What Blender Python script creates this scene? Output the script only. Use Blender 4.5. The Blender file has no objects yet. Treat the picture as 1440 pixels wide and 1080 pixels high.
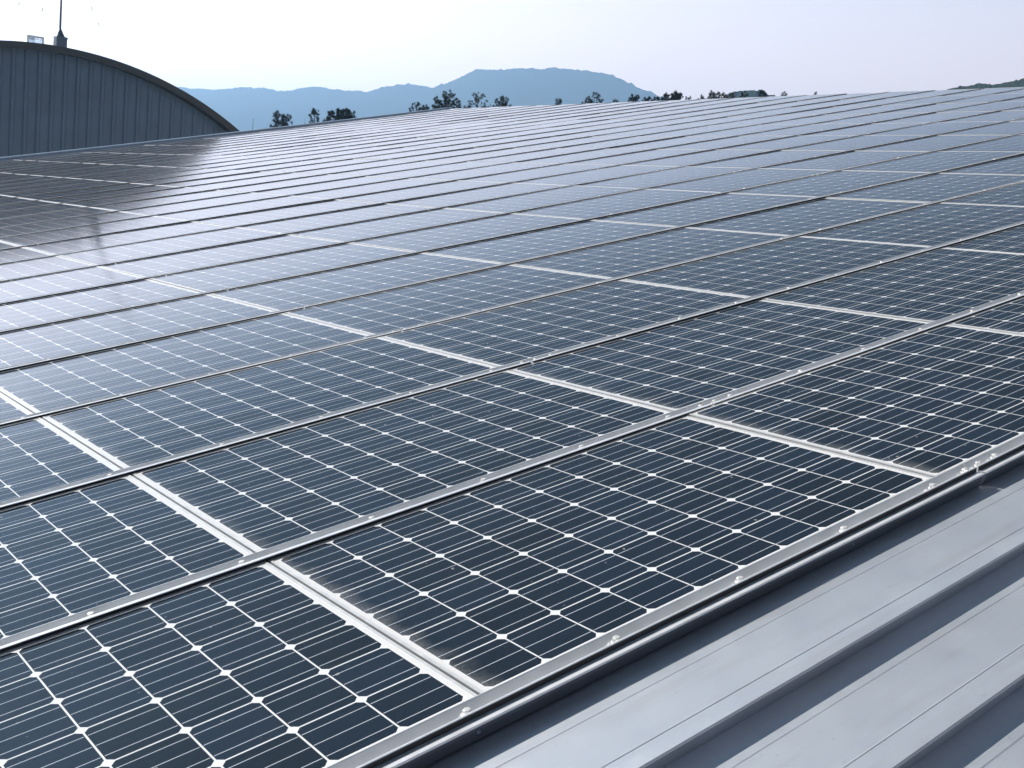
import bpy, bmesh, math, random
from math import radians as rad, sin, cos, tan, sqrt, atan2, pi
from mathutils import Vector, Matrix

S = bpy.context.scene
COL = S.collection

# ------------------------------------------------------------------ frame of the pitched roof
SLOPE = rad(12.5)
KA = 0.000796                      # the roof sweeps up very slightly towards its ridge
PU, PV = 1.6259, 1.0282            # pitch of the panels up the slope and along the eave
CELL = 0.1575
MR = Matrix(((cos(SLOPE), 0, -sin(SLOPE)), (0, 1, 0), (sin(SLOPE), 0, cos(SLOPE))))

def zu(u):
    return .5 * KA * (u - .8) ** 2

def P(u, v, w=0.0):
    return MR @ Vector((u, v, w + zu(u)))

# ------------------------------------------------------------------ camera
CAM_R = Matrix(((0.78361875, -0.61631801, -0.07806259),
                (-0.22538378, -0.16494537, -0.9602058),
                (0.57891606, 0.77002931, -0.26816237)))     # roof frame -> view (x right, y down, z forward)
FPX = 1595.99
CAM = MR @ Vector((-1.17063, -1.72339, 1.22451))
W2V = CAM_R @ MR.transposed()
cd = bpy.data.cameras.new('camera')
cd.sensor_width = 36.0
cd.lens = 36.0 * FPX / 1440.0
cd.clip_start = 0.05
cd.clip_end = 30000.0
cam = bpy.data.objects.new('camera', cd)
COL.objects.link(cam)
V2W = W2V.transposed()
cm = Matrix((V2W @ Vector((1, 0, 0)), V2W @ Vector((0, -1, 0)), V2W @ Vector((0, 0, -1)))).transposed().to_4x4()
cm.translation = CAM
cam.matrix_world = cm
S.camera = cam

def wray(x, y):                                             # photograph pixel (1440 wide) -> world ray
    return V2W @ Vector(((x - 720) / FPX, (y - 540) / FPX, 1.0))

def project(p):
    q = W2V @ (p - CAM)
    if q.z < .05:
        return None
    return 720 + FPX * q.x / q.z, 540 + FPX * q.y / q.z

# ------------------------------------------------------------------ sun and sky
sun_dir = (MR @ Vector((-0.22, 0.69, 0.69))).normalized()
sd = bpy.data.lights.new('sun', 'SUN')
sd.energy = 5.0
sd.angle = rad(0.5)
sd.color = (1.0, 0.955, 0.89)
sun = bpy.data.objects.new('sun', sd)
COL.objects.link(sun)
sun.rotation_euler = sun_dir.to_track_quat('Z', 'Y').to_euler()
sun.location = (0, 60, 60)

world = bpy.data.worlds.new('World')
S.world = world
world.use_nodes = True
wn = world.node_tree
wn.nodes.clear()
wo = wn.nodes.new('ShaderNodeOutputWorld')
wb = wn.nodes.new('ShaderNodeBackground')
sky = wn.nodes.new('ShaderNodeTexSky')
sky.sky_type = 'NISHITA'
sky.sun_disc = False
sky.sun_elevation = math.asin(sun_dir.z)
sky.sun_rotation = atan2(sun_dir.x, sun_dir.y)
sky.altitude = 0
sky.air_density = 1.0
sky.dust_density = 2.2
sky.ozone_density = 1.0
wb.inputs['Strength'].default_value = 0.14
bw = wn.nodes.new('ShaderNodeRGBToBW')             # hazy, milky sky: most of the blue is washed out
wn.links.new(sky.outputs[0], bw.inputs[0])
milky = wn.nodes.new('ShaderNodeMix')
milky.data_type = 'RGBA'
milky.inputs[0].default_value = .66
wn.links.new(sky.outputs[0], milky.inputs[6])
tone = wn.nodes.new('ShaderNodeMix')
tone.data_type = 'RGBA'
tone.blend_type = 'MULTIPLY'
tone.inputs[0].default_value = 1.0
tone.inputs[7].default_value = (1.38, 1.03, .90, 1)
wn.links.new(bw.outputs[0], tone.inputs[6])
wmk = wn.nodes.new('ShaderNodeMapRange')           # the milkiness thins out with height
wmk.interpolation_type = 'SMOOTHSTEP'
for k_, v_ in enumerate((.09, .34, .86, .22)): wmk.inputs[1 + k_].default_value = v_
wn.links.new(wmk.outputs[0], milky.inputs[0])
wn.links.new(tone.outputs[2], milky.inputs[7])
# the low layer of haze: the sky is brightest in a band above the horizon and deepens overhead
wtc = wn.nodes.new('ShaderNodeTexCoord')
wsep = wn.nodes.new('ShaderNodeSeparateXYZ')
wn.links.new(wtc.outputs['Generated'], wsep.inputs[0])
wmr = wn.nodes.new('ShaderNodeMapRange')
wmr.interpolation_type = 'SMOOTHSTEP'
wn.links.new(wsep.outputs[2], wmr.inputs[0])
wn.links.new(wsep.outputs[2], wmk.inputs[0])
for k_, v_ in enumerate((.19, .36, 1.08, .01)): wmr.inputs[1 + k_].default_value = v_
layer = wn.nodes.new('ShaderNodeMix')
layer.data_type = 'RGBA'
layer.blend_type = 'MULTIPLY'
layer.inputs[0].default_value = 1.0
wn.links.new(milky.outputs[2], layer.inputs[6])
wn.links.new(wmr.outputs[0], layer.inputs[7])
wn.links.new(layer.outputs[2], wb.inputs[0])
wn.links.new(wb.outputs[0], wo.inputs[0])

S.view_settings.view_transform = 'Standard'
S.view_settings.look = 'None'
S.view_settings.exposure = 1.2
S.view_settings.gamma = 1.0
try:
    S.cycles.volume_bounces = 1
    S.cycles.max_bounces = 8
except Exception:
    pass

# ------------------------------------------------------------------ helpers
def tag(o, label=None, cat=None, group=None, kind=None):
    if label: o['label'] = label
    if cat: o['category'] = cat
    if group: o['group'] = group
    if kind: o['kind'] = kind
    return o

def empty(name, loc=(0, 0, 0), rot=(0, 0, 0)):
    o = bpy.data.objects.new(name, None)
    COL.objects.link(o)
    o.location = loc
    o.rotation_euler = rot
    o.empty_display_size = .2
    return o

def link(name, me, parent=None, loc=None, rot=None):
    o = bpy.data.objects.new(name, me)
    COL.objects.link(o)
    if parent: o.parent = parent
    if loc is not None: o.location = loc
    if rot is not None: o.rotation_euler = rot
    return o

def mesh(name, verts, faces, mat, smooth=False):
    me = bpy.data.meshes.new(name)
    me.from_pydata([tuple(v) for v in verts], [], faces)
    me.materials.append(mat)
    if smooth:
        for p in me.polygons: p.use_smooth = True
    me.update()
    return me

class MB:
    """collects shapes that become ONE mesh"""
    def __init__(s): s.v = []; s.f = []
    def add(s, vs, fs):
        n = len(s.v)
        s.v += [tuple(v) for v in vs]
        s.f += [tuple(i + n for i in f) for f in fs]
    def box(s, x0, x1, y0, y1, z0, z1, M=None):
        vs = [(x, y, z) for x in (x0, x1) for y in (y0, y1) for z in (z0, z1)]
        if M is not None: vs = [M @ Vector(v) for v in vs]
        s.add(vs, [(0, 1, 3, 2), (4, 6, 7, 5), (0, 4, 5, 1), (2, 3, 7, 6), (0, 2, 6, 4), (1, 5, 7, 3)])
    def prism_x(s, prof, x0, x1, close=True):
        """closed (y,z) outline swept along x, with end caps"""
        n = len(prof)
        vs = [(x0, y, z) for y, z in prof] + [(x1, y, z) for y, z in prof]
        fs = [(i, (i + 1) % n, n + (i + 1) % n, n + i) for i in range(n)]
        fs += [tuple(range(n - 1, -1, -1)), tuple(range(n, 2 * n))]
        s.add(vs, fs)
    def tube(s, pts, radii, seg=8, cap=True):
        rings = []
        pts = [Vector(p) for p in pts]
        n0 = len(s.v)
        for i, p in enumerate(pts):
            d = (pts[min(i + 1, len(pts) - 1)] - pts[max(i - 1, 0)]).normalized()
            a = d.orthogonal().normalized() if i == 0 else (rings[-1] - d * rings[-1].dot(d)).normalized()
            rings.append(a)
            b = d.cross(a)
            for k in range(seg):
                t = 2 * pi * k / seg
                s.v.append(tuple(p + (a * cos(t) + b * sin(t)) * radii[i]))
        for i in range(len(pts) - 1):
            for k in range(seg):
                k2 = (k + 1) % seg
                s.f.append((n0 + i * seg + k, n0 + i * seg + k2, n0 + (i + 1) * seg + k2, n0 + (i + 1) * seg + k))
        if cap:
            s.f.append(tuple(n0 + k for k in range(seg - 1, -1, -1)))
            m = n0 + (len(pts) - 1) * seg
            s.f.append(tuple(m + k for k in range(seg)))
    def lathe(s, prof, seg=16, c=(0, 0, 0)):
        n0 = len(s.v)
        for r, z in prof:
            for k in range(seg):
                t = 2 * pi * k / seg
                s.v.append((c[0] + r * cos(t), c[1] + r * sin(t), c[2] + z))
        for i in range(len(prof) - 1):
            for k in range(seg):
                k2 = (k + 1) % seg
                s.f.append((n0 + i * seg + k, n0 + i * seg + k2, n0 + (i + 1) * seg + k2, n0 + (i + 1) * seg + k))
        s.f.append(tuple(n0 + k for k in range(seg - 1, -1, -1)))
        m = n0 + (len(prof) - 1) * seg
        s.f.append(tuple(m + k for k in range(seg)))
    def mesh(s, name, mat, smooth=False): return mesh(name, s.v, s.f, mat, smooth)
    def build(s, name, mat, parent=None, smooth=False, loc=None, rot=None):
        return link(name, s.mesh(name, mat, smooth), parent, loc, rot)

# ------------------------------------------------------------------ materials
def new_mat(name):
    m = bpy.data.materials.new(name)
    m.use_nodes = True
    nt = m.node_tree
    b = nt.nodes['Principled BSDF']
    return m, nt, b

class NT:
    """short hand for math node chains"""
    def __init__(s, nt): s.nt = nt
    def val(s, sock, x):
        if isinstance(x, (int, float)): sock.default_value = x
        else: s.nt.links.new(x, sock)
    def m(s, op, a, b=None, c=None, clamp=False):
        n = s.nt.nodes.new('ShaderNodeMath'); n.operation = op; n.use_clamp = clamp
        s.val(n.inputs[0], a)
        if b is not None: s.val(n.inputs[1], b)
        if c is not None: s.val(n.inputs[2], c)
        return n.outputs[0]
    def mix(s, f, a, b):
        n = s.nt.nodes.new('ShaderNodeMix'); n.data_type = 'RGBA'
        s.val(n.inputs[0], f)
        for sock, x in ((n.inputs[6], a), (n.inputs[7], b)):
            if isinstance(x, tuple): sock.default_value = (*x, 1) if len(x) == 3 else x
            else: s.nt.links.new(x, sock)
        return n.outputs[2]
    def noise(s, vec, scale, detail=3, rough=.5, dim='3D'):
        n = s.nt.nodes.new('ShaderNodeTexNoise'); n.noise_dimensions = dim
        n.inputs['Scale'].default_value = scale; n.inputs['Detail'].default_value = detail; n.inputs['Roughness'].default_value = rough
        s.nt.links.new(vec, n.inputs['Vector'])
        return n.outputs[0]
    def maprange(s, x, a, b, c=0.0, d=1.0, smooth=False):
        n = s.nt.nodes.new('ShaderNodeMapRange'); n.clamp = True
        if smooth: n.interpolation_type = 'SMOOTHSTEP'
        s.val(n.inputs[0], x)
        for i, v in enumerate((a, b, c, d)): n.inputs[1 + i].default_value = v
        return n.outputs[0]
    def coords(s, which='Object'):
        n = s.nt.nodes.new('ShaderNodeTexCoord'); return n.outputs[which]
    def geo_pos(s):
        return s.nt.nodes.new('ShaderNodeNewGeometry').outputs['Position']
    def scale(s, vec, xyz):
        n = s.nt.nodes.new('ShaderNodeVectorMath'); n.operation = 'MULTIPLY'
        s.nt.links.new(vec, n.inputs[0]); n.inputs[1].default_value = xyz
        return n.outputs[0]
    def addv(s, a, b):
        n = s.nt.nodes.new('ShaderNodeVectorMath'); n.operation = 'ADD'
        s.nt.links.new(a, n.inputs[0]); s.nt.links.new(b, n.inputs[1])
        return n.outputs[0]
    def bump(s, h, strength, dist, bsdf):
        n = s.nt.nodes.new('ShaderNodeBump'); n.inputs['Strength'].default_value = strength; n.inputs['Distance'].default_value = dist
        s.nt.links.new(h, n.inputs['Height']); s.nt.links.new(n.outputs[0], bsdf.inputs['Normal'])

def simple(name, col, rough=.5, metal=0.0, var=.12, scale=6.0, bump=0.0):
    m, nt, b = new_mat(name)
    t = NT(nt)
    n = t.noise(t.geo_pos(), scale, 4, .6)
    f = t.maprange(n, .3, .7)
    lo = tuple(c * (1 - var) for c in col); hi = tuple(min(1, c * (1 + var)) for c in col)
    nt.links.new(t.mix(f, lo, hi), b.inputs['Base Color'])
    nt.links.new(t.maprange(n, .3, .7, rough * .85, min(1, rough * 1.15)), b.inputs['Roughness'])
    b.inputs['Metallic'].default_value = metal
    if bump: t.bump(n, bump, .01, b)
    return m

def laminate_material():
    """glass over a white back sheet with ten by six pseudo-square cells, bus bars and dust"""
    m, nt, b = new_mat('panel_laminate')
    t = NT(nt)
    oc = t.coords('Object')
    sx = nt.nodes.new('ShaderNodeSeparateXYZ'); nt.links.new(oc, sx.inputs[0])
    x, y = sx.outputs[0], sx.outputs[1]
    gx, gy = t.m('DIVIDE', x, CELL), t.m('DIVIDE', y, CELL)
    fx, fy = t.m('FRACT', gx), t.m('FRACT', gy)
    dx = t.m('ABSOLUTE', t.m('SUBTRACT', fx, .5))
    dy = t.m('ABSOLUTE', t.m('SUBTRACT', fy, .5))
    G = .5 - .0135
    c = t.m('MULTIPLY', t.m('LESS_THAN', dx, G), t.m('LESS_THAN', dy, G))
    c = t.m('MULTIPLY', c, t.m('LESS_THAN', t.m('ADD', dx, dy), 1 - .103))
    inside = t.m('MULTIPLY', t.m('MULTIPLY', t.m('GREATER_THAN', gx, 0.0), t.m('LESS_THAN', gx, 10.0)),
                 t.m('MULTIPLY', t.m('GREATER_THAN', gy, 0.0), t.m('LESS_THAN', gy, 6.0)))
    c = t.m('MULTIPLY', c, inside)
    bars = None
    for k in (.185, .5, .815):
        q = t.m('LESS_THAN', t.m('ABSOLUTE', t.m('SUBTRACT', fy, k)), .0052)
        bars = q if bars is None else t.m('MAXIMUM', bars, q)
    bars = t.m('MULTIPLY', bars, t.m('LESS_THAN', dx, .474))
    bars = t.m('MULTIPLY', bars, c)
    # a tone for every cell
    cid = nt.nodes.new('ShaderNodeCombineXYZ')
    nt.links.new(t.m('FLOOR', gx), cid.inputs[0]); nt.links.new(t.m('FLOOR', gy), cid.inputs[1])
    oi = nt.nodes.new('ShaderNodeObjectInfo')
    nt.links.new(t.m('MULTIPLY', oi.outputs['Random'], 91.7), cid.inputs[2])
    wnz = nt.nodes.new('ShaderNodeTexWhiteNoise'); nt.links.new(cid.outputs[0], wnz.inputs['Vector'])
    cellcol = t.mix(wnz.outputs['Value'], (.0034, .0048, .0062), (.0056, .0092, .0150))
    pcol = t.mix(oi.outputs['Random'], (.75, .85, .9), (1.05, 1.12, 1.25))
    mul = nt.nodes.new('ShaderNodeMix'); mul.data_type = 'RGBA'; mul.blend_type = 'MULTIPLY'; mul.inputs[0].default_value = 1
    nt.links.new(cellcol, mul.inputs[6]); nt.links.new(pcol, mul.inputs[7])
    cellcol = mul.outputs[2]
    col = t.mix(c, (.47, .47, .475), cellcol)
    col = t.mix(bars, col, (.42, .44, .48))
    # dust that the rain leaves along the lower (downhill) edge and round the frame, streaks, spots
    off = nt.nodes.new('ShaderNodeCombineXYZ')
    nt.links.new(t.m('MULTIPLY', oi.outputs['Random'], 57.0), off.inputs[0]); nt.links.new(t.m('MULTIPLY', oi.outputs['Random'], 131.0), off.inputs[1])
    vec = t.addv(oc, off.outputs[0])
    n1 = t.noise(t.scale(vec, (1.0, 1.0, 1.0)), 7.0, 5, .6)
    streak = t.noise(t.scale(vec, (3.0, 26.0, 1.0)), 1.0, 5, .65)
    fine = t.noise(vec, 160.0, 2, .6)
    reach = t.maprange(t.m('ADD', n1, t.m('MULTIPLY', streak, .5)), .45, 1.05, .01, .12)
    edge = t.m('SUBTRACT', 1.0, t.m('DIVIDE', t.m('ADD', x, .012), reach), None, True)
    edge = t.m('POWER', edge, 1.6)
    edge = t.m('MULTIPLY', edge, t.maprange(fine, .3, .75, .35, 1.0))
    edge = t.m('MULTIPLY', edge, t.maprange(oi.outputs['Random'], 0, 1, .12, .45))
    # right along the aluminium the dust is thick
    xr = t.m('SUBTRACT', 1.575, x)
    rim = t.m('MAXIMUM', t.maprange(x, .010, -.012), t.maprange(xr, .002, -.014))
    rim = t.m('MULTIPLY', rim, .45)
    film = t.m('MULTIPLY', t.maprange(t.m('MULTIPLY', n1, streak), .18, .42), .007)
    spots = t.maprange(t.noise(vec, 38.0, 1, .4), .765, .80, 0, .35)
    smear = t.m('MULTIPLY', t.maprange(t.noise(t.scale(vec, (1.4, 3.2, 1)), 3.1, 6, .7), .64, .76), .055)
    dust = t.m('MAXIMUM', t.m('MAXIMUM', edge, rim), t.m('MAXIMUM', t.m('ADD', film, smear), spots), True)
    col = t.mix(dust, col, (.34, .325, .31))
    nt.links.new(col, b.inputs['Base Color'])
    r = t.m('ADD', .10, t.m('MULTIPLY', dust, .5))
    nt.links.new(r, b.inputs['Roughness'])
    b.inputs['IOR'].default_value = 1.46
    b.inputs['Sheen Weight'].default_value = .0          # thin film of dust
    b.inputs['Sheen Roughness'].default_value = .12
    b.inputs['Sheen Tint'].default_value = (.9, .92, 1, 1)
    return m

M = {}
M['laminate'] = laminate_material()
M['frame'] = simple('anodised_frame', (.56, .555, .545), .34, .55, .05, 30)
M['alu'] = simple('aluminium_rail', (.62, .63, .65), .33, .5, .06, 14)
M['bolt'] = simple('zinc_bolt', (.46, .455, .44), .4, .4, .08, 120)
M['shade_black'] = simple('matte_shade_black', (.018, .019, .021), .75, 0, .1, 40)  # matte black for added strips that stand in for shade
M['skirt'] = simple('shaded_skirt', (.12, .135, .16), .36, .6, .06, 8)  # same metal as the flange, shade of the near face put into its colour
M['dark'] = simple('dark_gap', (.03, .032, .035), .7, 0, .1)

def sheet_material():
    m, nt, b = new_mat('coated_roof_sheet')
    t = NT(nt)
    g = t.geo_pos()
    n = t.noise(g, 5.0, 6, .65)
    n2 = t.noise(t.scale(g, (1.0, 12.0, 1.0)), 1.6, 4, .6)
    s = t.noise(g, 60.0, 3, .7)
    col = t.mix(t.maprange(n, .32, .68), (.51, .535, .585), (.55, .575, .615))
    col = t.mix(t.maprange(n2, .5, .75, 0, .3), col, (.40, .385, .38))
    col = t.mix(t.maprange(s, .62, .75, 0, .25), col, (.30, .30, .32))
    nt.links.new(col, b.inputs['Base Color'])
    b.inputs['Metallic'].default_value = .82
    nt.links.new(t.maprange(n, .3, .7, .445, .48), b.inputs['Roughness'])
    t.bump(s, .03, .004, b)
    return m
M['sheet'] = sheet_material()
M['sheet_dark'] = simple('flashing_steel', (.12, .17, .24), .45, .3, .1, 3)
M['wall_blue'] = simple('profiled_wall_sheet', (.078, .122, .18), .5, .1, .12, 1.2)
M['fascia'] = simple('dark_fascia', (.026, .03, .031), .55, 0, .12, 2)
M['hall_roof'] = simple('hall_roof_sheet', (.30, .32, .35), .4, .3, .1, 1.0)
M['mast'] = simple('mast_steel', (.10, .13, .17), .5, .4, .1, 4)
M['white'] = simple('white_paint', (.8, .82, .85), .4, 0, .05, 4)
M['skylight'] = simple('skylight_glazing', (.6, .68, .76), .12, 0, .05, 4)
_pb = M['skylight'].node_tree.nodes['Principled BSDF']
_pb.inputs['Transmission Weight'].default_value = .75
_pb.inputs['Roughness'].default_value = .25
M['wall_grey'] = simple('rendered_wall', (.42, .42, .42), .8, 0, .08, .8)
M['bark'] = simple('pine_bark', (.07, .05, .04), .9, 0, .25, 9)

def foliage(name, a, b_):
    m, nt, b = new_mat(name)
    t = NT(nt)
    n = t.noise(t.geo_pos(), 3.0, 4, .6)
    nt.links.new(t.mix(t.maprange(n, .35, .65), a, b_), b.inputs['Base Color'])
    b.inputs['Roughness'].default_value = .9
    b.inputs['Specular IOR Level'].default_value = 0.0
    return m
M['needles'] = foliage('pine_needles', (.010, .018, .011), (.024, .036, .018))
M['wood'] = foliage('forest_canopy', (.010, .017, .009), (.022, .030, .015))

def ground_material():
    m, nt, b = new_mat('scrub_ground')
    t = NT(nt)
    g = t.geo_pos()
    n = t.noise(g, .02, 6, .65); n2 = t.noise(g, .6, 4, .6)
    col = t.mix(t.maprange(n, .4, .6), (.09, .085, .05), (.05, .065, .03))
    col = t.mix(t.maprange(n2, .45, .7, 0, .4), col, (.14, .125, .09))
    nt.links.new(col, b.inputs['Base Color']); b.inputs['Roughness'].default_value = .95; b.inputs['Specular IOR Level'].default_value = 0.0
    return m
M['ground'] = ground_material()

# ------------------------------------------------------------------ ground
GZ = -8.5
g = 4300.0
N = 24
vs = []; fs = []
for i in range(N + 1):
    for j in range(N + 1):
        vs.append((-g + 2 * g * i / N, -g + 2 * g * j / N, GZ))
for i in range(N):
    for j in range(N):
        a = i * (N + 1) + j
        fs.append((a, a + N + 1, a + N + 2, a + 1))
tag(link('ground', mesh('ground', vs, fs, M['ground'])), kind='structure')

# ------------------------------------------------------------------ our building under the panels
U_EAVE, U_RIDGE = -9.0, 19.62
V_NEAR, V_FAR = -5.2, 28.15
PAN = -0.050
bld = empty('factory_building', (P(5, 12).x, 12, GZ))
tag(bld, 'low metal roofed building whose grey ribbed sheets carry the solar panels', 'building')
bld_inv = Matrix.Translation(-bld.location)

def loc(p):                       # world point to the building's own frame
    return bld_inv @ Vector(p)

# ribbed sheet: outline across the ribs, swept up the slope
prof = [(V_FAR, PAN), (-0.05, PAN)]
rib0 = -.0995
v = -.10
prof.append((rib0 - .05, PAN))
k = 0
vb = rib0
while vb > V_NEAR + .5:
    # grooves in the pan, a faint crease, then the next rib
    for q in (.068,):
        prof += [(vb - q + .002, PAN), (vb - q + .0012, PAN - .003), (vb - q - .0012, PAN - .003), (vb - q - .002, PAN)]
    prof += [(vb - .205, PAN), (vb - .2065, PAN + .0012), (vb - .2085, PAN + .0012), (vb - .210, PAN)]
    prof += [(vb - .2830, PAN), (vb - .2760, PAN + .044), (vb - .2785, PAN + .0475),
             (vb - .3080, PAN + .048), (vb - .3100, PAN + .0465), (vb - .3104, PAN + .0440), (vb - .290, PAN)]
    vb -= .310
prof.append((V_NEAR, PAN))
US = [U_EAVE + (U_RIDGE - U_EAVE) * i / 24 for i in range(25)]
vs = []; fs = []
for u in US:
    for (pv, pw) in prof: vs.append(loc(P(u, pv, pw)))
n = len(prof)
for i in range(len(US) - 1):
    for j in range(n - 1):
        fs.append((i * n + j, i * n + j + 1, (i + 1) * n + j + 1, (i + 1) * n + j))
link('roof_sheet', mesh('roof_sheet', vs, fs, M['sheet']), bld)

# the far slope beyond the ridge
rp = P(U_RIDGE, 0, PAN)
EX = rp.x + 28.0
EZ = rp.z - 28.0 * tan(SLOPE)
mb = MB()
mb.add([loc((rp.x + .02, V_NEAR, rp.z)), loc((EX, V_NEAR, EZ)), loc((EX, V_FAR, EZ)), loc((rp.x + .02, V_FAR, rp.z)),
        loc((rp.x + .02, V_NEAR, rp.z - .06)), loc((EX, V_NEAR, EZ - .06)), loc((EX, V_FAR, EZ - .06)), loc((rp.x + .02, V_FAR, rp.z - .06))],
       [(0, 1, 2, 3), (7, 6, 5, 4), (0, 4, 5, 1), (1, 5, 6, 2), (2, 6, 7, 3)])
mb.build('back_roof', M['sheet'], bld)
# ridge capping: a low folded strip
mb = MB()
cap = [(-.20, PAN + .004), (-.20, PAN + .012), (0.0, PAN + .030), (.22, PAN - .035), (.22, PAN - .043), (0.0, PAN + .020)]
vs = []
for vv in (V_NEAR, V_FAR):
    for (du, w) in cap: vs.append(loc(P(U_RIDGE + .0 + du, vv, w)))
n = len(cap)
mb.add(vs, [(i, (i + 1) % n, n + (i + 1) % n, n + i) for i in range(n)] + [tuple(range(n - 1, -1, -1)), tuple(range(n, 2 * n))])
mb.build('ridge_cap', M['sheet'], bld)
# gable flashing along the far edge of the roof
mb = MB()
outline = [(V_FAR - .20, PAN + .003), (V_FAR - .20, PAN + .105), (V_FAR - .17, PAN + .125), (V_FAR + .06, PAN + .125), (V_FAR + .06, PAN - .35), (V_FAR + .02, PAN - .35), (V_FAR + .02, PAN + .003)]
vs = []
for u in US:
    k = 1 - .35 * max(0, (u - 6) / 14)
    for (pv, pw) in outline: vs.append(loc(P(u, pv, PAN + (pw - PAN) * (k if pw > PAN else 1))))
n = len(outline)
fs = []
for i in range(len(US) - 1):
    for j in range(n): fs.append((i * n + j, i * n + (j + 1) % n, (i + 1) * n + (j + 1) % n, (i + 1) * n + j))
fs += [tuple(range(n - 1, -1, -1)), tuple((len(US) - 1) * n + j for j in range(n))]
link('gable_flashing', mesh('gable_flashing', vs, fs, M['sheet_dark']), bld)
# walls
ep = P(U_EAVE + .6, 0, PAN)
mb = MB()
pts = [(ep.x, ep.z - .03), (rp.x, rp.z - .08), (EX - .6, EZ + .6 * tan(SLOPE) - .08)]
for yy in (V_NEAR + .3, V_FAR - .25):
    mb.add([loc((pts[0][0], yy, GZ)), loc((pts[2][0], yy, GZ)), loc((pts[2][0], yy, pts[2][1])), loc((pts[1][0], yy, pts[1][1])), loc((pts[0][0], yy, pts[0][1]))], [(0, 1, 2, 3, 4)])
for q in (pts[0], pts[2]):
    mb.add([loc((q[0], V_NEAR + .3, GZ)), loc((q[0], V_FAR - .25, GZ)), loc((q[0], V_FAR - .25, q[1])), loc((q[0], V_NEAR + .3, q[1]))], [(0, 1, 2, 3)])
mb.build('wall', M['wall_grey'], bld)

# ------------------------------------------------------------------ solar panels
X0, X1, Y0, Y1 = -.0215, 1.5965, -.0105, .9590
LIP = .0088
LIPN = .0068
def panel_frame_mesh():
    mb = MB()
    zt, zb = .0016, -.038
    # four bars with a bevelled outer top edge
    def bar_u(ya, yb, outer):
        b = .0012
        if outer < 0: pr = [(ya, zb), (yb, zb), (yb, zt), (ya + b, zt), (ya, zt - b)]
        else: pr = [(ya, zb), (yb, zb), (yb, zt - b), (yb - b, zt), (ya, zt)]
        mb.prism_x(pr, X0, X1)
    bar_u(Y0, Y0 + LIPN, -1)
    bar_u(Y1 - LIP, Y1, 1)
    mb.box(X0, X0 + LIP, Y0 + LIPN, Y1 - LIP, zb, zt)
    mb.box(X1 - LIP, X1, Y0 + LIPN, Y1 - LIP, zb, zt)
    return mb.mesh('panel_frame', M['frame'])
def panel_glass_mesh():
    mb = MB()
    mb.box(X0 + LIP, X1 - LIP, Y0 + LIPN, Y1 - LIP, -.0065, 0.0)
    return mb.mesh('panel_laminate', M['laminate'])
def gap_shade_mesh():
    mb = MB()
    mb.box(X1 + .0004, X1 + .0075, Y0 + .012, Y1 - .012, -.030, -.0022)  # added black filler, painted shade in the gap between two frames
    return mb.mesh('gap_shade', M['shade_black'])
FRAME_ME, GLASS_ME, GAP_SHADE_ME = panel_frame_mesh(), panel_glass_mesh(), gap_shade_mesh()

ORD = ['first', 'second', 'third', 'fourth', 'fifth', 'sixth', 'seventh', 'eighth', 'ninth', 'tenth', 'eleventh', 'twelfth', 'thirteenth',
       'fourteenth', 'fifteenth', 'sixteenth', 'seventeenth', 'eighteenth', 'nineteenth', 'twentieth', 'twenty-first', 'twenty-second',
       'twenty-third', 'twenty-fourth', 'twenty-fifth', 'twenty-sixth', 'twenty-seventh']
NROW = 27

def in_frame(pts, margin=0):
    for p in pts:
        q = project(p)
        if q and -margin < q[0] < 1440 + margin and -margin < q[1] < 1080 + margin: return True
    return False

def rail_slope(u0, u1):
    return SLOPE + math.atan((zu(u1) - zu(u0)) / (u1 - u0))

random.seed(11)
proto = None
for j in range(NROW):
    row = []
    for i in range(-4, 12):
        pts = [P(i * PU + X0 + (X1 - X0) * a / 14, j * PV + Y0 + (Y1 - Y0) * b / 9) for a in range(15) for b in range(10)]
        if in_frame(pts): row.append(i)
    seen = list(row)
    row.insert(0, seen[0] - 1)                              # the rows go on a little past the picture's edges
    if seen[-1] < 11: row.append(seen[-1] + 1)
    for c, i in enumerate(row):
        c -= 1
        name = 'solar_panel'
        if proto is None:
            proto = empty(name)
            link('frame', FRAME_ME, proto)
            link('laminate', GLASS_ME, proto)
            link('gap_shade', GAP_SHADE_ME, proto)
            o = proto
            kids = list(proto.children)
        else:
            o = proto.copy()
            COL.objects.link(o)
            for ch in kids:
                q = ch.copy(); COL.objects.link(q); q.parent = o
        o.location = P(i * PU, j * PV, random.uniform(-.0006, .0006))
        o.rotation_euler = (rad(random.gauss(0, .075)), -rail_slope(i * PU, i * PU + 1.6) + rad(random.gauss(0, .06)), 0)
        rown = 'front row' if j == 0 else ('farthest row' if j == NROW - 1 else ORD[j] + ' row')
        if i < seen[0]:
            side = 'just outside the left picture edge'
        elif i > seen[-1]:
            side = 'just outside the right picture edge'
        elif c == len(seen) - 1 and len(seen) > 1:
            side = 'last before the ridge' if i == 11 else 'last at the right edge'
        else:
            side = ORD[c] + ' from the left'
        tag(o, 'dark solar panel in the %s, %s' % (rown, side), 'solar panel', 'solar panels laid in rows on the roof')

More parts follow.
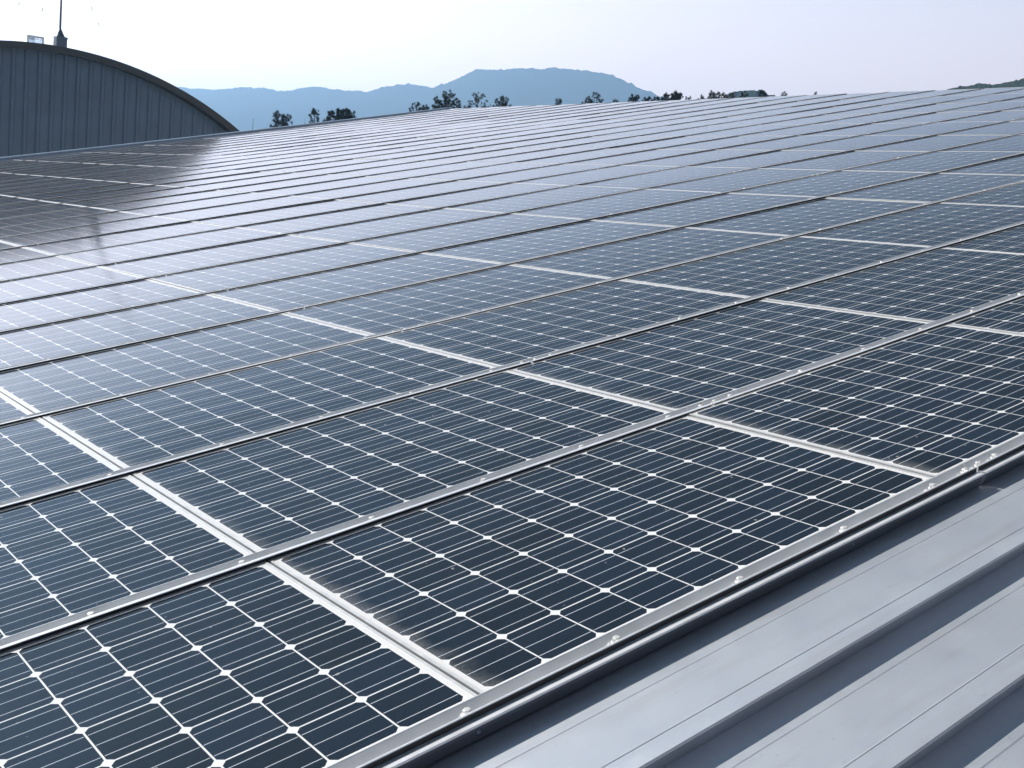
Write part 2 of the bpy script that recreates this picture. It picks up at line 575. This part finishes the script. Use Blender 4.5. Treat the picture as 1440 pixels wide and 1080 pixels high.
# ------------------------------------------------------------------ aluminium rails between the rows
# outline (v, w) of the cover rail, from the panel edge down to the near side
RAIL = [(-.0110, -.036), (-.0110, .0030), (-.0122, .0040), (-.0142, .0038), (-.0154, .0026), (-.0335, -.0104), (-.0365, -.0114), (-.0480, -.0114),
        (-.0582, .0046), (-.0600, .0070), (-.0690, .0076), (-.0728, .0069), (-.0738, .0057), (-.0730, .0047), (-.0650, .0045), (-.0650, -.036)]
RAIL_EDGE = [(v if v > -.0599 else v + (.0105 if v < -.0655 else .0030), w) for v, w in RAIL]      # the front rail has a narrower lip
SHADE_STRIP = [(-.0652, -.0120), (-.0652, .0044), (-.0682, .0044), (-.0682, .0020), (-.0672, .0004), (-.0682, -.0010), (-.0682, -.0120)]  # added black strip, paints the shade below the overhanging lip
SHADE_STRIP_EDGE = [(-.0622, -.0120), (-.0622, .0046), (-.0630, .0046), (-.0630, -.0120)]
FLANGE = [(-.0632, -.0100), (-.0632, -.0062), (-.0835, -.0056), (-.0839, -.0084), (-.0852, -.0084), (-.0856, -.0046), (-.0882, -.0042), (-.0896, -.0052), (-.0901, -.0078), (-.0888, -.0100)]
SKIRT = [(-.0632, -.0102), (-.0884, -.0102), (-.0876, -.0170), (-.0720, -.0495), (-.0632, -.0495)]
JOINT, RLEN, GAPJ = 1.735, 6.0, .011
BOLT_ME = None
def bolt_mesh():
    mb = MB()
    mb.lathe([(.0128, 0), (.0136, .0008), (.0136, .0024), (.0124, .0032), (.0080, .0032)], 20)        # washer
    mb.lathe([(.0096, .0031), (.0100, .0044), (.0100, .0112), (.0086, .0130), (.0050, .0136)], 6)       # hexagon head
    return mb.mesh('bolt', M['bolt'])
BOLT_ME = bolt_mesh()
SCREW_ME = None
def screw_mesh():
    mb = MB()
    mb.lathe([(.0048, 0), (.0048, .0012), (.0034, .0024), (.0012, .0027)], 12)
    return mb.mesh('screw', M['mast'])
SCREW_ME = screw_mesh()

rail_mesh_cache = {}
def rail_mesh(length, front=False):
    key = (round(length, 3), front)
    if key not in rail_mesh_cache:
        mb = MB(); mb.prism_x(RAIL_EDGE if front else RAIL, 0, length)
        rail_mesh_cache[key] = mb.mesh('mounting_rail', M['alu'])
    return rail_mesh_cache[key]

for j in range(NROW):
    segs = []
    for k in range(-2, 4):
        u0 = JOINT + RLEN * k + GAPJ / 2
        u1 = min(JOINT + RLEN * (k + 1) - GAPJ / 2, 12 * PU - .01)
        if u1 - u0 < .3: continue
        pts = [P(u0 + (u1 - u0) * a / 60, j * PV - .04) for a in range(61)]
        if in_frame(pts): segs.append((k, u0, u1))
    for c, (k, u0, u1) in enumerate(segs):
        vis = None
        r = link('mounting_rail', rail_mesh(u1 - u0, j == 0), None, P(u0, j * PV), (0, -rail_slope(u0, u1), 0))
        rown = 'front edge of the first panel row' if j == 0 else 'near edge of the %s panel row' % (ORD[j] if j < NROW - 1 else 'last')
        side = ORD[c] + ' length from the left' if len(segs) > 1 else 'whole visible length'
        tag(r, 'aluminium rail along the %s, %s' % (rown, side), 'rail', 'aluminium rails between the panel rows')
        mb = MB(); mb.prism_x(SHADE_STRIP_EDGE if j == 0 else SHADE_STRIP, 0, u1 - u0)
        mb.build('shade_strip', M['shade_black'], r)
        if j == 0:
            mb = MB(); mb.prism_x(SKIRT, 0, u1 - u0)
            fl = MB(); fl.prism_x(FLANGE, 0, u1 - u0)
            fl.build('flange', M['alu'], r)
            sk = mb.build('skirt_profile', M['skirt'], r)
            for q in range(int((u1 - u0) / 1.2)):
                us = u1 - u0 - .62 - q * 1.2
                if in_frame([P(u0 + us, j * PV - .084, -.03)], 40):
                    link('screw', SCREW_ME, sk, (us, -.0862, -.0222), (rad(68), 0, 0))
        if j <= 10:
            us = [GAPJ + .022, u1 - u0 - .028]
            t = u1 - u0 - .192
            while t > .12:
                us.append(t); t -= .4055
            for b in sorted(us):
                if in_frame([P(u0 + b, j * PV - .04)], 30):
                    link('bolt', BOLT_ME, r, (b, -.0440, -.0060), (0, 0, random.uniform(0, 1)))

# ------------------------------------------------------------------ neighbouring hall with an arched roof
YG = 36.0
def on_plane(x, y, Y):
    d = wray(x, y); t = (Y - CAM.y) / d.y
    return CAM + d * t
OV = .55                                                    # the roof reaches this far beyond the gable wall
outer = [(0, 232), (150, 236), (300, 255), (400, 275), (500, 298), (600, 325), (700, 358), (800, 400), (900, 445), (1000, 495), (1100, 555), (1200, 625), (1300, 700), (1355, 740)]
op = [on_plane(x / 4, y / 4, YG - OV) for x, y in outer]
# least squares circle through the outer edge
def fit_circle(ps):
    A = [[0.0] * 3 for _ in range(3)]; B = [0.0] * 3
    for p in ps:
        r = (p.x, p.z, 1.0); q = p.x * p.x + p.z * p.z
        for a in range(3):
            B[a] += r[a] * q
            for b in range(3): A[a][b] += r[a] * r[b]
    sol = Matrix(A).inverted() @ Vector(B)
    cx, cz = sol[0] / 2, sol[1] / 2
    return cx, cz, sqrt(sol[2] + cx * cx + cz * cz)
CX, CZ, CR = fit_circle(op)
print('arch', CX, CZ, CR)
hall = empty('arched_hall', (CX, YG, GZ))
tag(hall, 'dark blue grey hall with arched roof and ribbed gable wall beyond the panels', 'building')
def hl(x, y, z): return (x - CX, y - YG, z - GZ)
HALF = min(CR * .8, 10.8)
PH = math.asin(HALF / CR)
HL = 42.0
def arc(r, n=64):
    return [(CX + r * sin(-PH + 2 * PH * i / n), CZ + r * cos(-PH + 2 * PH * i / n)) for i in range(n + 1)]
# roof shell with thickness, its rim rounded
def shell(name, r_out, r_in, y0, y1, mat, parent):
    a, b = arc(r_out), arc(r_in)
    n = len(a)
    vs = [hl(x, y0, z) for x, z in a] + [hl(x, y0, z) for x, z in b] + [hl(x, y1, z) for x, z in a] + [hl(x, y1, z) for x, z in b]
    fs = []
    for i in range(n - 1):
        fs.append((i, i + 1, n + i + 1, n + i))
        fs.append((2 * n + i, 3 * n + i, 3 * n + i + 1, 2 * n + i + 1))
        fs.append((i, 2 * n + i, 2 * n + i + 1, i + 1))
        fs.append((n + i, n + i + 1, 3 * n + i + 1, 3 * n + i))
    fs += [(0, n, 3 * n, 2 * n), (n - 1, 3 * n - 1, 4 * n - 1, 2 * n - 1)]
    return link(name, mesh(name, vs, fs, mat), parent)
shell('roof', CR, CR - .10, YG - OV + .08, YG + HL, M['hall_roof'], hall)
shell('fascia', CR + .015, CR - .20, YG - OV, YG - OV + .078, M['fascia'], hall)
shell('soffit', CR - .102, CR - .16, YG - OV + .079, YG + .02, M['fascia'], hall)
# ribbed gable wall
mb = MB()
pitch = .43 * (YG - CAM.y) / (40 - CAM.y)
x_off = on_plane(35.5, 160, YG).x
xa, xb = CX - HALF + .15, CX + HALF - .15
line = []
k0 = math.ceil((xa - x_off) / pitch)
x = x_off + k0 * pitch
line.append((xa, 0.0))
while x < xb - .2:
    line += [(x - .085, 0.0), (x - .05, -.05), (x + .035, -.05), (x + .07, 0.0)]
    x += pitch
line.append((xb, 0.0))
vs = []; fs = []
def arch_z(x, r): return CZ + sqrt(max(0, r * r - (x - CX) ** 2))
for (x, dy) in line:
    vs.append(hl(x, YG + dy, GZ)); vs.append(hl(x, YG + dy, arch_z(x, CR - .13)))
for i in range(len(line) - 1): fs.append((2 * i, 2 * i + 2, 2 * i + 3, 2 * i + 1))
link('gable_wall', mesh('gable_wall', vs, fs, M['wall_blue']), hall)
mb = MB()
for sx in (-1, 1):
    x = CX + sx * (HALF - .2)
    z = arch_z(x, CR - .16)
    a, b = sorted((x, x - sx * .15))
    vs = [hl(px, py, pz) for px in (a, b) for py in (YG + .03, YG + HL - .1) for pz in (GZ, z)]
    mb.add(vs, [(0, 1, 3, 2), (4, 6, 7, 5), (0, 4, 5, 1), (2, 3, 7, 6), (0, 2, 6, 4), (1, 5, 7, 3)])
mb.build('side_wall', M['wall_blue'], hall)
# skylight box on the crown of the arch
pl, pr_ = on_plane(38, 60, YG + .8), on_plane(62, 62, YG + .8)
zr = arch_z((pl.x + pr_.x) / 2, CR)
sk = empty('skylight', hl((pl.x + pr_.x) / 2, YG + .8, zr)); sk.parent = hall
ang = -math.asin(((pl.x + pr_.x) / 2 - CX) / CR)
sk.rotation_euler = (0, -ang, 0)
wd = (pr_.x - pl.x)
mb = MB()
h = .36
mb.box(-wd / 2, wd / 2, 0, 1.2, -.06, .06); mb.box(-wd / 2, -wd / 2 + .05, 0, 1.2, .06, h); mb.box(wd / 2 - .05, wd / 2, 0, 1.2, .06, h)
mb.box(-wd / 2 + .05, wd / 2 - .05, 0, .05, h - .05, h); mb.box(-wd / 2 + .05, wd / 2 - .05, 1.15, 1.2, h - .05, h)
mb.build('skylight_frame', M['white'], sk)
mb = MB()
mb.box(-wd / 2 + .052, wd / 2 - .052, .02, 1.18, .062, h - .052)
mb.build('pane', M['skylight'], sk)

# mast on the arched roof: steel box, cone, pole and guy wires
YM = YG + .7
ml, mr_ = on_plane(78, 66, YM), on_plane(96, 66, YM)
mx = (ml.x + mr_.x) / 2
mz = arch_z(mx, CR) - .06
mast = empty('radio_mast', (mx, YM + .25, mz))
tag(mast, 'thin steel mast with guy wires on a box atop the arched roof', 'mast')
hw = (mr_.x - ml.x) / 2 * .8
tz = on_plane(87, 52, YM).z - mz
mb = MB()
mb.box(-hw, hw, -.25, .25, 0, tz)
mb.box(-hw - .012, hw + .012, -.262, .262, tz - .045, tz - .001 + .012)
mb.build('base_box', M['mast'], mast)
mb = MB(); mb.box(-hw - .10, -hw - .004, -.22, .2, 0, tz * .93)
mb.build('side_panel', M['white'], mast)
mb = MB()
mb.lathe([(.17, tz + .013), (.15, tz + .04), (.07, tz + .20), (.045, tz + .26)], 12)
mb.build('cone', M['mast'], mast, True)
top = on_plane(92, -88, YM)
mb = MB()
hh = top.z - mz
mb.tube([(0, 0, tz + .2), (.0, 0, hh * .6), (.01, 0, hh + .5)], [.036, .030, .022], 10)
mb.build('pole', M['mast'], mast)
for (ax, ay, dy) in ((-16, 47, .0), (41, 49, 1.5), (171, 84, .6)):
    a = on_plane(ax, ay, YM + dy)
    a = Vector((a.x, YM + dy, arch_z(a.x, CR)))
    e = Vector((0, 0, hh)); s0 = a - mast.location
    mb = MB()
    pts = [s0.lerp(e, t / 8) - Vector((0, 0, .10 * sin(pi * t / 8))) for t in range(9)]
    mb.tube(pts, [.0045] * 9, 5)
    for t in (.40, .52, .60, .68):
        c0 = s0.lerp(e, t) - Vector((0, 0, .10 * sin(pi * t))); d = (e - s0).normalized()
        mb.tube([c0 - d * .06, c0 + d * .06], [.012, .012], 6)
    mb.build('guy_wire', M['mast'], mast)

# ------------------------------------------------------------------ hills
def vnoise(seed):
    r = random.Random(seed); cache = {}
    def hsh(i, j):
        if (i, j) not in cache: cache[(i, j)] = r.uniform(-1, 1)
        return cache[(i, j)]
    def f(x, y):
        i, j = math.floor(x), math.floor(y); a, b = x - i, y - j
        a = a * a * (3 - 2 * a); b = b * b * (3 - 2 * b)
        return (hsh(i, j) * (1 - a) + hsh(i + 1, j) * a) * (1 - b) + (hsh(i, j + 1) * (1 - a) + hsh(i + 1, j + 1) * a) * b
    return f

def azel(x, y):
    d = wray(x, y)
    return atan2(d.x, d.y), d.z / sqrt(d.x ** 2 + d.y ** 2)

def hill(name, label, profile, D, front, back, step, canopy, seed, canopy_scale):
    ae = sorted(azel(x, y) for x, y in profile)
    nz, nb = vnoise(seed), vnoise(seed + 1)
    a0, a1 = ae[0][0], ae[-1][0]
    n = int((a1 - a0) / step)
    radial = []
    q = front
    while q > 1.5:
        radial.append(-q); q -= max(front * .012, q * .055)
    radial += [-1, 0, 1.5, 4, 8]
    q = 12
    while q < back: radial.append(q); q *= 1.5
    radial.append(back)
    _unused = [-front, -front * .8, -front * .6, -front * .42, -front * .28, -front * .17, -front * .09, -front * .04, -front * .012, 0, back * .02, back * .08, back * .25, back * .6, back]
    vs = []; fs = []
    HH = []
    for i in range(n + 1):
        a = a0 + (a1 - a0) * i / n
        k = 0
        while k < len(ae) - 2 and ae[k + 1][0] < a: k += 1
        (pa, pe), (qa, qe) = ae[k], ae[k + 1]
        t = max(0, min(1, (a - pa) / (qa - pa))); t = t * t * (3 - 2 * t) * .5 + t * .5
        HH.append(max(2.0, CAM.z + D * (pe + (qe - pe) * t) - GZ))
    cum = [0.0]
    for h_ in HH: cum.append(cum[-1] + h_)
    def mean(i, w):
        lo, hi = max(0, i - w), min(n, i + w)
        return (cum[hi + 1] - cum[lo]) / (hi + 1 - lo)
    for i in range(n + 1):
        a = a0 + (a1 - a0) * i / n
        for s in radial:
            H = mean(i, int(abs(s) / D / step * .45)) if s < 0 else HH[i]
            r = D + s
            q = 1 - abs(s) / (front if s < 0 else back)
            hgt = H * (q ** 1.15) + nb(a * D / (H * .5), r / (H * .5)) * H * .035 * (1 - abs(2 * q - 1)) 
            if q > .02: hgt += (nz(a * D / canopy_scale, r / canopy_scale) * .6 + nz(a * D / canopy_scale * 2.3 + 7, r / canopy_scale * 2.3) * .5) * canopy * (1.0 if s > -25 else .12)
            vs.append((CAM.x + r * sin(a), CAM.y + r * cos(a), GZ + (hgt if 0 < q else -.5)))
    m = len(radial)
    for i in range(n):
        for j in range(m - 1):
            fs.append((i * m + j, i * m + j + 1, (i + 1) * m + j + 1, (i + 1) * m + j))
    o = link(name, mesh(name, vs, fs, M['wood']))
    tag(o, label, 'hill', kind='structure')
    return o

hill('hills', 'pale blue wooded mountain ridge behind the far end of the roof',
     [(-900, 250), (-600, 160), (-300, 120), (-100, 112), (60, 118), (180, 121), (255, 123), (300, 126), (340, 123), (375, 124), (392, 128), (408, 128), (422, 124), (437, 121.5), (452, 122.5), (470, 126),
      (500, 128), (515, 128.5), (530, 125), (550, 120), (575, 118), (590, 120), (606, 123), (622, 118), (637, 114.5), (652, 107), (664, 100), (674, 97),
      (700, 97.5), (722, 97), (740, 96), (760, 97), (775, 95.5), (800, 97), (825, 99), (845, 101.5), (860, 105), (872, 110), (885, 117), (900, 124), (915, 129.5), (928, 135), (945, 141), (1000, 165), (1060, 200), (1120, 330)],
     2900, 1500, 1000, rad(.045), 3.4, 5, 9.0)
hill('wooded_hill', 'small blue wooded knoll showing above the roof ridge',
     [(985, 200), (1010, 150), (1020, 136), (1028, 131), (1036, 127.5), (1048, 126.5), (1060, 126), (1070, 128), (1080, 132), (1092, 137), (1110, 160), (1130, 210)],
     620, 160, 120, rad(.04), 1.3, 15, 2.4)
hill('side_hill', 'slate blue wooded hillside above the ridge at the right picture edge',
     [(1290, 175), (1320, 131), (1340, 124), (1352, 121.5), (1366, 119.5), (1378, 117.5), (1395, 118.5), (1410, 116), (1425, 114), (1440, 111), (1470, 106), (1520, 96), (1650, 100), (1800, 170), (1900, 300)],
     560, 220, 190, rad(.04), 1.0, 25, 2.2)

# ------------------------------------------------------------------ trees behind the roof
def pine(x, ytop, wpx, D, seed, label, lean=0.0, dense=1.0, tops=1, sparse=False, kind='pine'):
    """x, ytop: pixel of the tip in the photograph; wpx: crown width where the roof cuts it off"""
    r = random.Random(seed)
    a, e = azel(x, ytop)
    tip = Vector((CAM.x + D * sin(a), CAM.y + D * cos(a), CAM.z + D * e))
    base = Vector((tip.x, tip.y, GZ))
    H = tip.z - GZ
    t = empty('pine_tree', base)
    tag(t, label, 'tree', 'trees beyond the roof')
    wm = wpx * 1.15 * D / FPX                                        # crown width in metres at the cut
    tr = MB(); cr = MB()
    tips = [(0.0, 0.0, H)]
    if tops > 1:
        for q in range(tops - 1):
            s = (1 if q % 2 == 0 else -1)
            tips.append((s * wm * .30 * cos(a), -s * wm * .30 * sin(a), H - r.uniform(.02, .12) * wm))
    fork = H - max(2.2, wm * 1.3)
    tr.tube([(0, 0, 0), (lean * .2, 0, H * .3), (lean * .5, .05, fork)], [.15 + H * .006, .12 + H * .004, .075], 8)
    def tuft(c, L, d):
        n = int(26 * dense)
        for _ in range(n):
            q = Vector((r.gauss(0, 1), r.gauss(0, 1), r.gauss(.35, .9))).normalized() + d * .8
            q.normalize()
            w = q.orthogonal().normalized(); w = Matrix.Rotation(r.uniform(0, 6.28), 3, q) @ w
            p1 = c + q * L * r.uniform(.55, 1.1); wd = L * r.uniform(.08, .15)
            c0 = c + q * L * .05
            cr.add([c0 - w * wd * .6, c0 + w * wd * .6, p1 + w * wd * .35, p1 - w * wd * .35], [(0, 1, 2, 3)])
    for (tx, ty, tz) in tips:
        tr.tube([(lean * .5, .05, fork - .2), (lean * .7 + tx * .6, ty * .6, fork + (tz - fork) * .45), (tx, ty, tz - .05)], [.07, .05, .012], 6)
        z = tz
        depth = 0.0
        step = max(.16, wm * .13)
        half = wm * (.5 if tops == 1 else .34)
        while z > GZ * 0 + max(H * .45, tz - 5.0):
            depth = tz - z
            R = min(half * 1.25, .10 + half * (depth / (wm * .62 + .3)) ** .75)
            nb = 1 if depth < .08 else (r.choice((3, 4, 5)) if not sparse else r.choice((2, 3)))
            f = (z - fork) / (tz - fork + 1e-6)
            ax = Vector((lean * .7 + tx * max(0, f), ty * max(0, f), z))
            ph = r.uniform(0, 6.28)
            for b in range(nb):
                an = ph + b * 6.283 / nb + r.uniform(-.35, .35)
                L = R * r.uniform(.6, 1.15)
                up = r.uniform(.35, .8) * (1 if kind == 'pine' else .5)
                d = Vector((cos(an), sin(an), up)).normalized()
                end = ax + d * L + Vector((0, 0, .12 * L))
                if L > .12: tr.tube([ax, ax + d * L * .5, end], [.02, .014, .006], 4, False)
                k = max(2, int(L / (.13 if not sparse else .18)))
                for s in range(k):
                    g = 1 - s * .8 / max(1, k)
                    if s > 0 and r.random() < .1: continue
                    pos = ax + (end - ax) * g + Vector((r.gauss(0, .03), r.gauss(0, .03), r.gauss(0, .03)))
                    tuft(pos, r.uniform(.13, .21), d)
            z -= step * r.uniform(.7, 1.2) * (1 if depth < 3 else 2)
    tr.build('trunk', M['bark'], t)
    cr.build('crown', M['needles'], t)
    return t

def twig_tree(x, ytop, hpx, D, seed, label):
    """a leafless young tree: fine upright branches"""
    r = random.Random(seed)
    a, e = azel(x, ytop)
    tip = Vector((CAM.x + D * sin(a), CAM.y + D * cos(a), CAM.z + D * e))
    H = tip.z - GZ
    t = empty('bare_tree', (tip.x, tip.y, GZ))
    tag(t, label, 'tree', 'trees beyond the roof')
    tr = MB(); cr = MB()
    tr.tube([(0, 0, 0), (.1, 0, H * .4), (.0, .05, H * .72)], [.11, .08, .05], 7)
    def grow(p, d, L, rad_, depth):
        q = p + d * L
        mid = p.lerp(q, .5) + Vector((r.gauss(0, .04), r.gauss(0, .04), 0)) * L
        cr.tube([p, mid, q], [rad_, rad_ * .8, rad_ * .55], 4, False)
        if depth == 0: return
        for _ in range(r.choice((2, 3))):
            dd = (d + Vector((r.gauss(0, .35), r.gauss(0, .35), r.uniform(.0, .4)))).normalized()
            grow(q, dd, L * r.uniform(.55, .8), rad_ * .6, depth - 1)
    for _ in range(4):
        d = Vector((r.gauss(0, .22), r.gauss(0, .22), 1)).normalized()
        grow(Vector((0, .05, H * .70)), d, H * .10, .035, 3)
    # the leader that shows above the roof
    cr.tube([(0, .05, H * .7), (.05, 0, H * .86), (0, 0, H)], [.045, .03, .008], 5, False)
    tr.build('trunk', M['bark'], t)
    cr.build('branches', M['bark'], t)

T = [  # x, top y, width px, distance, tops, sparse, density, label
    (392, 160, 34, 78, 2, False, 1.0, 'dark twin topped pine right of the arched hall'),
    (443, 156, 13, 80, 1, True, .9, 'narrow young pine left of the low round bush'),
    (466, 159, 13, 74, 1, False, 1.3, 'low dark bushy pine crown left beside the broader one'),
    (486, 155, 24, 74, 3, False, 1.4, 'broad low dark bushy pine above the roof edge flashing'),
    (586, 146, 17, 84, 1, True, 1.0, 'small open pine just left of the tallest pine'),
    (598, 150, 12, 84, 1, False, 1.0, 'little dark pine tucked under the tallest pine'),
    (632, 130, 36, 82, 1, False, 1.1, 'tallest pine with upswept branches before the mountain'),
    (616, 141, 14, 83, 1, True, 1.0, 'slim pine touching the left side of the tallest pine'),
    (673, 133, 32, 86, 1, True, .9, 'open branched pine right of the tallest pine'),
    (708, 138, 22, 86, 1, False, .9, 'round headed pine, third of the big trio before the mountain'),
    (786, 141, 10, 96, 1, True, .8, 'tiny pine tip under the highest part of the mountain'),
    (827, 138, 11, 95, 1, True, .9, 'small thin pine left of a brighter twin'),
    (840, 133, 15, 95, 1, True, 1.0, 'small spiky pine under the right shoulder of the mountain'),
    (865, 142, 7, 98, 1, True, .9, 'tiny pine tip between two spiky pines'),
    (889, 134, 18, 96, 2, True, 1.0, 'forked spiky pine where the mountain slopes down'),
    (910, 138, 11, 98, 1, False, 1.0, 'small pine left of the dense dark clump'),
    (923, 137, 12, 98, 1, False, 1.0, 'small pine touching the dense dark clump'),
    (937, 134, 15, 96, 1, False, 1.5, 'left half of the dense dark pine clump at the mountain foot'),
    (950, 131, 16, 97, 2, False, 1.5, 'taller right half of the dense dark pine clump'),
    (968, 137, 7, 104, 1, True, .8, 'wispy lone pine tip against the pale sky'),
    (988, 137, 11, 100, 1, True, 1.0, 'low pine at the left of the skyline group'),
    (1001, 130.5, 20, 100, 2, False, 1.2, 'tallest pine of the skyline group left of the knoll'),
    (1018, 133, 9, 101, 1, False, 1.0, 'small pine between the skyline group and the knoll'),
    (1029, 132, 11, 104, 1, True, 1.0, 'dark pine in front of the left side of the knoll'),
    (1047, 131, 9, 104, 1, True, 1.0, 'dark pine in front of the middle of the knoll'),
    (1072, 129, 11, 104, 1, False, 1.1, 'dark pine in front of the right side of the knoll'),
    (1104, 131.5, 11, 112, 1, True, .8, 'low ragged pine tip just right of the knoll'),
    (1147, 130.5, 4, 118, 1, True, .6, 'solitary pine tip farthest right on the skyline'),
]
for n, (x, y, w, D, tops, sparse, dense, lab) in enumerate(T):
    pine(x, y, w, D, 100 + n, lab, 0.0, dense, tops, sparse)
twig_tree(356, 166, 20, 72, 7, 'leafless thin tree just right of the arched hall')
twig_tree(429, 166, 12, 76, 8, 'leafless thin twigs left of the narrow young pine')

# ------------------------------------------------------------------ the hazy air
HD = 0.00037
hm = bpy.data.materials.new('hazy_air')
hm.use_nodes = True
nt = hm.node_tree
nt.nodes.clear()
ho = nt.nodes.new('ShaderNodeOutputMaterial')
pv = nt.nodes.new('ShaderNodeVolumePrincipled')
pv.inputs['Color'].default_value = (.42, .67, 1.0, 1)
pv.inputs['Density'].default_value = HD
pv.inputs['Anisotropy'].default_value = .60
nt.links.new(pv.outputs[0], ho.inputs['Volume'])
mb = MB()
mb.box(-4400, 4400, -4400, 4400, GZ - 1.5, 432)
tag(mb.build('haze', hm), kind='stuff')
